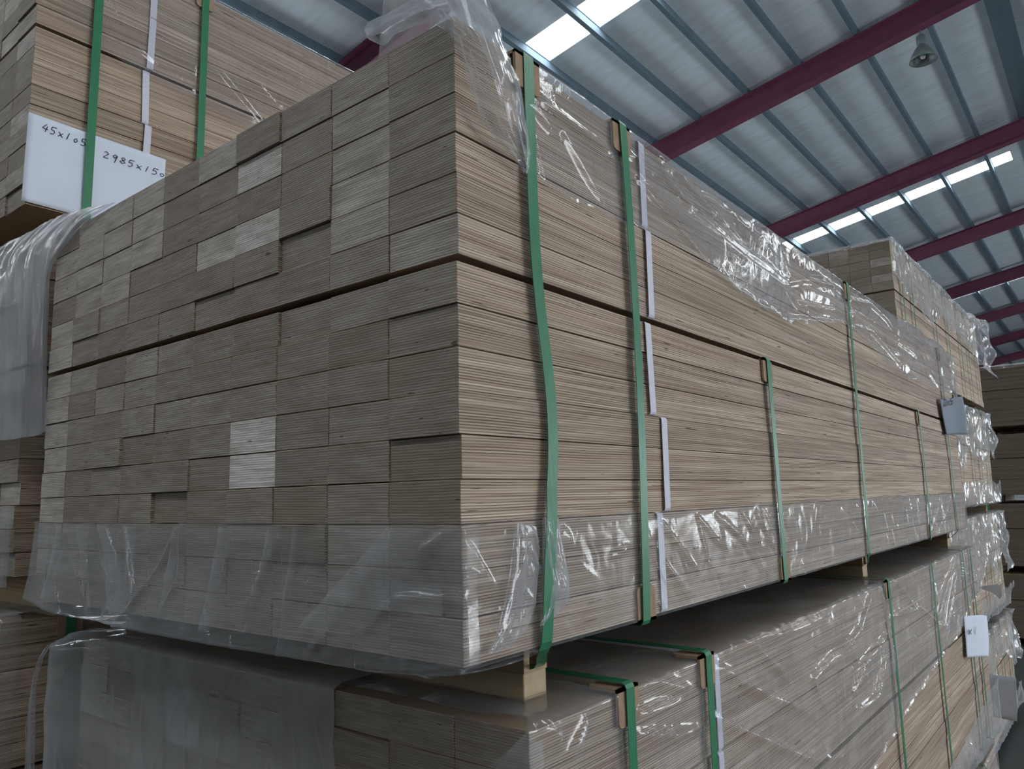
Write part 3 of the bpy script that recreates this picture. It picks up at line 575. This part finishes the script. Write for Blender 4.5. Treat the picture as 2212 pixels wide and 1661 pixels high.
# ------------------------------------------------------------------ film on the pack below
lz = lambda q: q-lower.zb
lx, ly = lower.x, lower.y
ey3 = [-.01, .6, .9, 1.303, 1.58, 1.94, 2.605, 2.66, 3.05]; ez3 = [-.95, -.93, -.90, -.858, -.824, -.782, -.734, -.70, -.66]
wrap_film(lower, -.001, 3.0, .0045, 0, lambda a: lz(np.interp(a+ly, ey3, ez3)), 96, M['film'], loc(C_, lower.zb, .0062, .0125, ly)+loc([[(q[0]+.01, q[1]-.012) for q in l] for l in C_[:12]], lower.zb, .003, .005, ly),
          top_in=.50, off=.0035, low=.004, rnd=60, seed=61, straps=(.19, .415, 1.49, 2.06, 2.63), slant=(.7, .5), rl=(.05, .22), rh=(.0015, .006))
wrap_film(lower, -1.10, -.30, .004, 0, lz(-1.05), 90, M['film_low'], [], top_in=.35, off=.006, low=.004, rnd=40, seed=62, slant=(.05, .3), rl=(.06, .25), rh=(.002, .006),
          bulge=lambda A, Z: .048*np.clip((-.92-A)/.14, 0, 1)**1.3*np.clip((.70-Z)/.02, .35, 1))
tri = [[(.014, .078, -.484), (.016, .082, -.492), (.018, .10, -.50)], [(-.012, .076, -.508), (.010, .074, -.52), (.018, .10, -.54)], [(-.042, .076, -.530), (.006, .074, -.56), (.018, .10, -.60)], [(-.080, .078, -.56), (-.02, .074, -.62), (.018, .10, -.68)]]
sheet('plastic_film', tri, 40, 30, M['film_end'], lower.e, .001, 40, 63, (lx, ly, lower.zb), 6)
loopf = [[(-1.036, 0.03, -0.489), (-1.039, 0.022, -0.491), (-1.079, 0.03, -0.505)], [(-1.068, 0.03, -0.506), (-1.069, 0.022, -0.511), (-1.115, 0.03, -0.527)], [(-1.088, 0.03, -0.529), (-1.091, 0.022, -0.536), (-1.133, 0.03, -0.576)], [(-1.106, 0.03, -0.58), (-1.102, 0.022, -0.595), (-1.15, 0.03, -0.645)], [(-1.102, 0.03, -0.653), (-1.098, 0.022, -0.667), (-1.145, 0.03, -0.71)], [(-1.093, 0.03, -0.732), (-1.089, 0.022, -0.745), (-1.138, 0.03, -0.773)]]
sheet('plastic_film', loopf, 60, 20, M['film_thick'], lower.e, .002, 40, 64, (lx, ly, lower.zb), 4)
# wrap round the lowest rows of that pack, seen at the bottom right
wrap_film(lower, 1.6, 3.02, .006, lambda a: lz(np.interp(a, [1.6, 2.0, 2.35, 2.74, 3.02], [-1.06, -1.06, -1.055, -1.01, -1.005])), -.003, 36, M['film_end'], [], bot_in=.12, off=.006, low=.006, rnd=70, seed=65, slant=(.1, .4), rh=(.002, .007),
          bulge=lambda A, Z: .012*np.clip((A-2.4)/.5, 0, 1))
wrap_film(base, 1.2, 2.985, .008, 0, base.H-.25, 40, M['film'], [], top_in=.4, off=.005, low=.003, rnd=60, seed=66, slant=(.3, .6), rh=(.002, .006))

# ------------------------------------------------------------------ film on the left stack
LEFTSHEET= [[[-0.807, -0.004, 0.281], [-0.913, -0.006, 0.275], [-0.991, -0.006, 0.254], [-1.076, -0.003, 0.218], [-1.079, -0.002, 0.126], [-1.069, -0.001, 0.015], [-1.056, -0.001, -0.102]], [[-0.912, 0.0, 0.303], [-0.998, -0.006, 0.302], [-1.092, -0.01, 0.267], [-1.091, -0.016, 0.2], [-1.076, -0.018, 0.104], [-1.066, -0.018, 0.004], [-1.056, -0.016, -0.111]], [[-1.016, 0.0, 0.317], [-1.111, -0.005, 0.302], [-1.151, -0.018, 0.264], [-1.137, -0.024, 0.188], [-1.122, -0.026, 0.101], [-1.11, -0.026, -0.001], [-1.106, -0.022, -0.112]], [[-1.152, 0.0, 0.325], [-1.206, -0.01, 0.304], [-1.239, -0.022, 0.268], [-1.211, -0.03, 0.182], [-1.194, -0.032, 0.102], [-1.178, -0.032, -0.003], [-1.165, -0.03, -0.113]], [[-1.299, -0.01, 0.321], [-1.332, -0.02, 0.3], [-1.347, -0.03, 0.259], [-1.325, -0.036, 0.182], [-1.299, -0.04, 0.098], [-1.296, -0.036, 0.0], [-1.298, -0.03, -0.104]], [[-1.499, -0.02, 0.32], [-1.504, -0.03, 0.292], [-1.508, -0.035, 0.248], [-1.486, -0.04, 0.168], [-1.476, -0.04, 0.103], [-1.476, -0.035, 0.01], [-1.472, -0.03, -0.093]]]
o = sheet('plastic_sheet', np.swapaxes(np.array(LEFTSHEET), 0, 1), 110, 70, M['film_sheet'], None, .003, 18, 71, (0, 0, 0), 30, .0014); o.location = (0, 0, FZ)
tag(o, 'loose hazy plastic sheet hanging beside the far top corner of the nearest pack', 'plastic sheet')
wrap_film(left3, -.7, .0, .006, .135, -.02, 24, M['film_end'], [], off=.008, low=.005, rnd=25, seed=72, slant=(.1, .4))
wrap_film(left2, -.7, .03, .006, 0, .25, 50, M['film_end'], [], top_in=.3, off=.007, low=.006, rnd=50, seed=73, slant=(.3, .6), rh=(.002, .007))
ey4 = [.04, .05, .115, .13, .21, .39, .5, .63, .9, 1.5, 3.05]; ez4 = [.88, .842, .83, .806, .791, .782, .765, .757, .74, .75, .74]
l4l = [([(.19, .475), (.26, .44)], .005, .008), ([(.40, .52), (.50, .45), (.60, .38)], .006, .010), ([(.44, .50), (.56, .42)], .004, .006), ([(.14, .56), (.17, .50)], .004, .007), ([(.30, .45), (.36, .41)], .003, .005), ([(.55, .52), (.62, .47)], .004, .006)]
wrap_film(left4, .03, 3.0, .006, 0, lambda a: np.interp(a, ey4, ez4)-left4.zb, 50, M['film'], l4l, top_in=.3, off=.0035, low=.002, rnd=60, seed=74, straps=(.123, .384), slant=(.6, .3))

# ------------------------------------------------------------------ film on the second stack
wrap_film(right4, -.004, 3.02, .008, 0, lambda a: right4.H-np.interp(a, [0, .35, .8, 1.2, 1.9, 2.5, 3.02], [.23, .26, .30, .22, .25, .33, .45])+.03*vnoise(a*5, a*0, 5), 40, M['film_end'], [], top_in=.5, off=.012, low=.007, rnd=34, seed=81, slant=(.4, .5), rh=(.003, .009), ledge=.02,
          bulge=lambda A, Z: .05*np.clip((A-1.9)/1.1, 0, 1)*(1.2+vnoise(A*6, Z*9, 82)))
wrap_film(right4, -1.08, .01, .006, 0, right4.H-.012, 6, M['film_end'], [], top_in=.25, off=.008, low=.006, rnd=20, seed=83, rl=(.02, .06))
for k, (ft, fb) in enumerate(((.28, .16), (.40, .14), (.36, .15))):
    p_ = col[k]
    wrap_film(p_, -.004, 3.05, .010, 0, (lambda a, ft=ft, k=k, H=p_.H: H-ft-.10*vnoise(a*3.5, a*0, 88+k)), 40, M['film_end'], [], top_in=.3, off=.012, low=.007, rnd=30, seed=84+k, slant=(.2, .6), rh=(.004, .010), ledge=.03,
              bulge=lambda A, Z, k=k: .03*np.clip((A-1.4)/1.6, 0, 1)*(1.0+1.1*vnoise(A*5, Z*8, 30+k)))
    wrap_film(p_, -.004, 3.05, .010, fb, -.004, 24, M['film_end'], [], bot_in=.1, off=.012, low=.007, rnd=22, seed=94+k, slant=(.1, .5), rh=(.004, .010), ledge=.02,
              bulge=lambda A, Z, k=k: .025*np.clip((A-1.4)/1.6, 0, 1)*(1.0+1.1*vnoise(A*5, Z*8, 50+k)))
wrap_film(far[3], .0, 3.0, .02, 0, far[3].H-.03, 5, M['film_end'], [], top_in=.4, off=.01, low=.012, rnd=20, seed=98)

# ------------------------------------------------------------------ paper sheets
def paper(name, label, ctrl, nu, nv, mat=None):
    P = cr(cr(ctrl, nu, 0), nv, 1); g = grid_mesh(name, P)
    o = link(name, g, None, mat or M['paper'], (0, 0, FZ))
    s = o.modifiers.new('thickness', 'SOLIDIFY'); s.thickness = .0004; s.offset = 0
    return tag(o, label, 'paper')
STROKES = {'4': [[(.62, 1), (.05, .35), (.95, .35)], [(.7, .75), (.55, -.1)]], '5': [[(.9, 1), (.25, 1), (.15, .55), (.6, .6), (.8, .3), (.5, 0), (.05, .05)]],
           'x': [[(.1, .65), (.8, .05)], [(.8, .65), (.1, .05)]], '1': [[(.55, .95), (.35, 0)]], '0': [[(.5, .62), (.2, .42), (.25, .12), (.55, .08), (.75, .35), (.5, .62)]],
           '2': [[(.1, .8), (.45, 1), (.8, .75), (.1, .05), (.9, .05)]], '9': [[(.85, .8), (.45, 1), (.2, .7), (.5, .5), (.85, .8), (.6, -.25)]],
           '8': [[(.5, .55), (.2, .8), (.5, 1), (.8, .8), (.5, .55), (.15, .25), (.5, 0), (.85, .25), (.5, .55)]], ' ': []}
def handwriting(parent, text, y0, z0, y1, z1, h, x, name='handwriting', pen=.00075, x1=None):
    """pen strokes as thin flat ribbons on a sheet facing +x"""
    v, f = [], []; n = len(text); rr = random.Random(3)
    for i, ch in enumerate(text):
        oy = y0+(y1-y0)*i/n; oz = z0+(z1-z0)*i/n; wd = (y1-y0)/n*.80
        for st in STROKES[ch]:
            pts = [(oy+wd*(a+.18*b)+rr.gauss(0, .0004), oz+(z1-z0)/n*a+h*b+rr.gauss(0, .0004)) for a, b in st]
            for (a, b), (c, d) in zip(pts[:-1], pts[1:]):
                L = math.hypot(c-a, d-b)+1e-9; nx, nz = -(d-b)/L*pen, (c-a)/L*pen; k = len(v)
                for q, s in ((0, -1), (0, 1), (1, 1), (1, -1)):
                    yy, zz = ((a, b), (c, d))[q]; v.append((x+((x1-x)*(yy-y0)/(y1-y0) if x1 is not None else 0), yy+s*nx, zz+s*nz))
                f.append((k, k+1, k+2, k+3))
    me = mesh(name, v, f); o = link(name, me, parent, M['ink']); s = o.modifiers.new('ink', 'SOLIDIFY'); s.thickness = .0003; return o
px = left4.x+.0038
ps = paper('paper_sheet', 'white sheet with handwritten beam sizes under the green strap of the topmost left pack', [[(px+.001, -.013, .597), (px, .10, .596), (px, .20, .595), (px+.002, .288, .593)], [(px+.001, -.014, .497), (px, .10, .496), (px, .20, .495), (px+.001, .287, .493)], [(px+.003, -.015, .397), (px+.001, .10, .396), (px, .20, .395), (px+.001, .286, .393)]], 13, 19)
handwriting(ps, '45x105', .014, .566, .108, .560, .017, px+.0016)
handwriting(ps, ' 2985x150', .122, .549, .292, .545, .016, px+.0020)
# sheets further along the aisle
ps2 = paper('paper_sheet', 'white sheet, its shade painted in grey, hanging half loose at the far end of the nearest pack, under its film', [[(.012, 2.62, .075), (.03, 2.76, .09), (.055, 2.84, .10)], [(.012, 2.64, .01), (.03, 2.77, .02), (.06, 2.84, .03)], [(.012, 2.68, -.055), (.03, 2.78, -.05), (.06, 2.83, -.05)]], 12, 12, M['paper_shaded'])
handwriting(ps2, '205', 2.65, .050, 2.77, .066, .026, .0195, pen=.0022, x1=.0350)
ps3 = paper('paper_sheet', 'curled white sheet stuck out from the film of the pack under the nearest pack', [[(.016, 2.60, -.703), (.05, 2.72, -.712), (.06, 2.80, -.725)], [(.018, 2.58, -.77), (.054, 2.70, -.785), (.062, 2.77, -.80)], [(.018, 2.565, -.838), (.05, 2.68, -.850), (.058, 2.75, -.862)]], 14, 14)
handwriting(ps3, 'x1', 2.59, -.765, 2.67, -.770, .026, .0245, pen=.0018, x1=.0480)
ps4 = paper('paper_sheet', 'narrow white sheet jutting out over the bare floor from the second stack', [[(-.345, 5.25, -1.432), (-.19, 5.22, -1.430), (-.150, 5.20, -1.432)], [(-.345, 5.25, -1.55), (-.195, 5.22, -1.55), (-.158, 5.20, -1.55)], [(-.345, 5.25, -1.69), (-.20, 5.22, -1.69), (-.170, 5.20, -1.688)]], 8, 8)
ps5 = paper('paper_sheet', 'small torn white paper corner poking from the film high on the second stack', [[(-.34, 5.47, -.915), (-.25, 5.41, -.895), (-.206, 5.38, -.882)], [(-.34, 5.47, -.920), (-.25, 5.41, -.92), (-.190, 5.37, -.94)], [(-.34, 5.47, -.925), (-.25, 5.41, -.945), (-.208, 5.38, -.979)]], 8, 8)

# ------------------------------------------------------------------ hanging lamp
lx_, ly_ = -1.22, 12.05; lt = roof_z(lx_, HB)
lamp = thing('pendant_lamp', 'unlit grey high-bay lamp hanging below the nearest red roof beam', 'lamp', (lx_, ly_, lt-.52))
def lathe(name, prof, mat, parent, n=24):
    v, f = [], []
    for r, zz in prof: v += [(r*math.cos(2*math.pi*k/n), r*math.sin(2*math.pi*k/n), zz) for k in range(n)]
    for i in range(len(prof)-1): f += [(i*n+k, i*n+(k+1) % n, (i+1)*n+(k+1) % n, (i+1)*n+k) for k in range(n)]
    return link(name, mesh(name, v, f), parent, mat, smooth=True)
lathe('shade', [(.05, .27), (.06, .25), (.10, .20), (.16, .10), (.20, 0), (.19, 0), (.15, .10), (.09, .19), (.0, .20)], M['lamp'], lamp)
lathe('housing', [(.0, .42), (.05, .42), (.07, .40), (.07, .28), (.05, .26), (0, .26)], M['lamp'], lamp)
lathe('bulb', [(0, .03), (.03, .04), (.045, .08), (.03, .14), (.02, .2)], M['white_band'], lamp)
lathe('hanger', [(.008, .40), (.008, .52)], M['lamp'], lamp, 8)
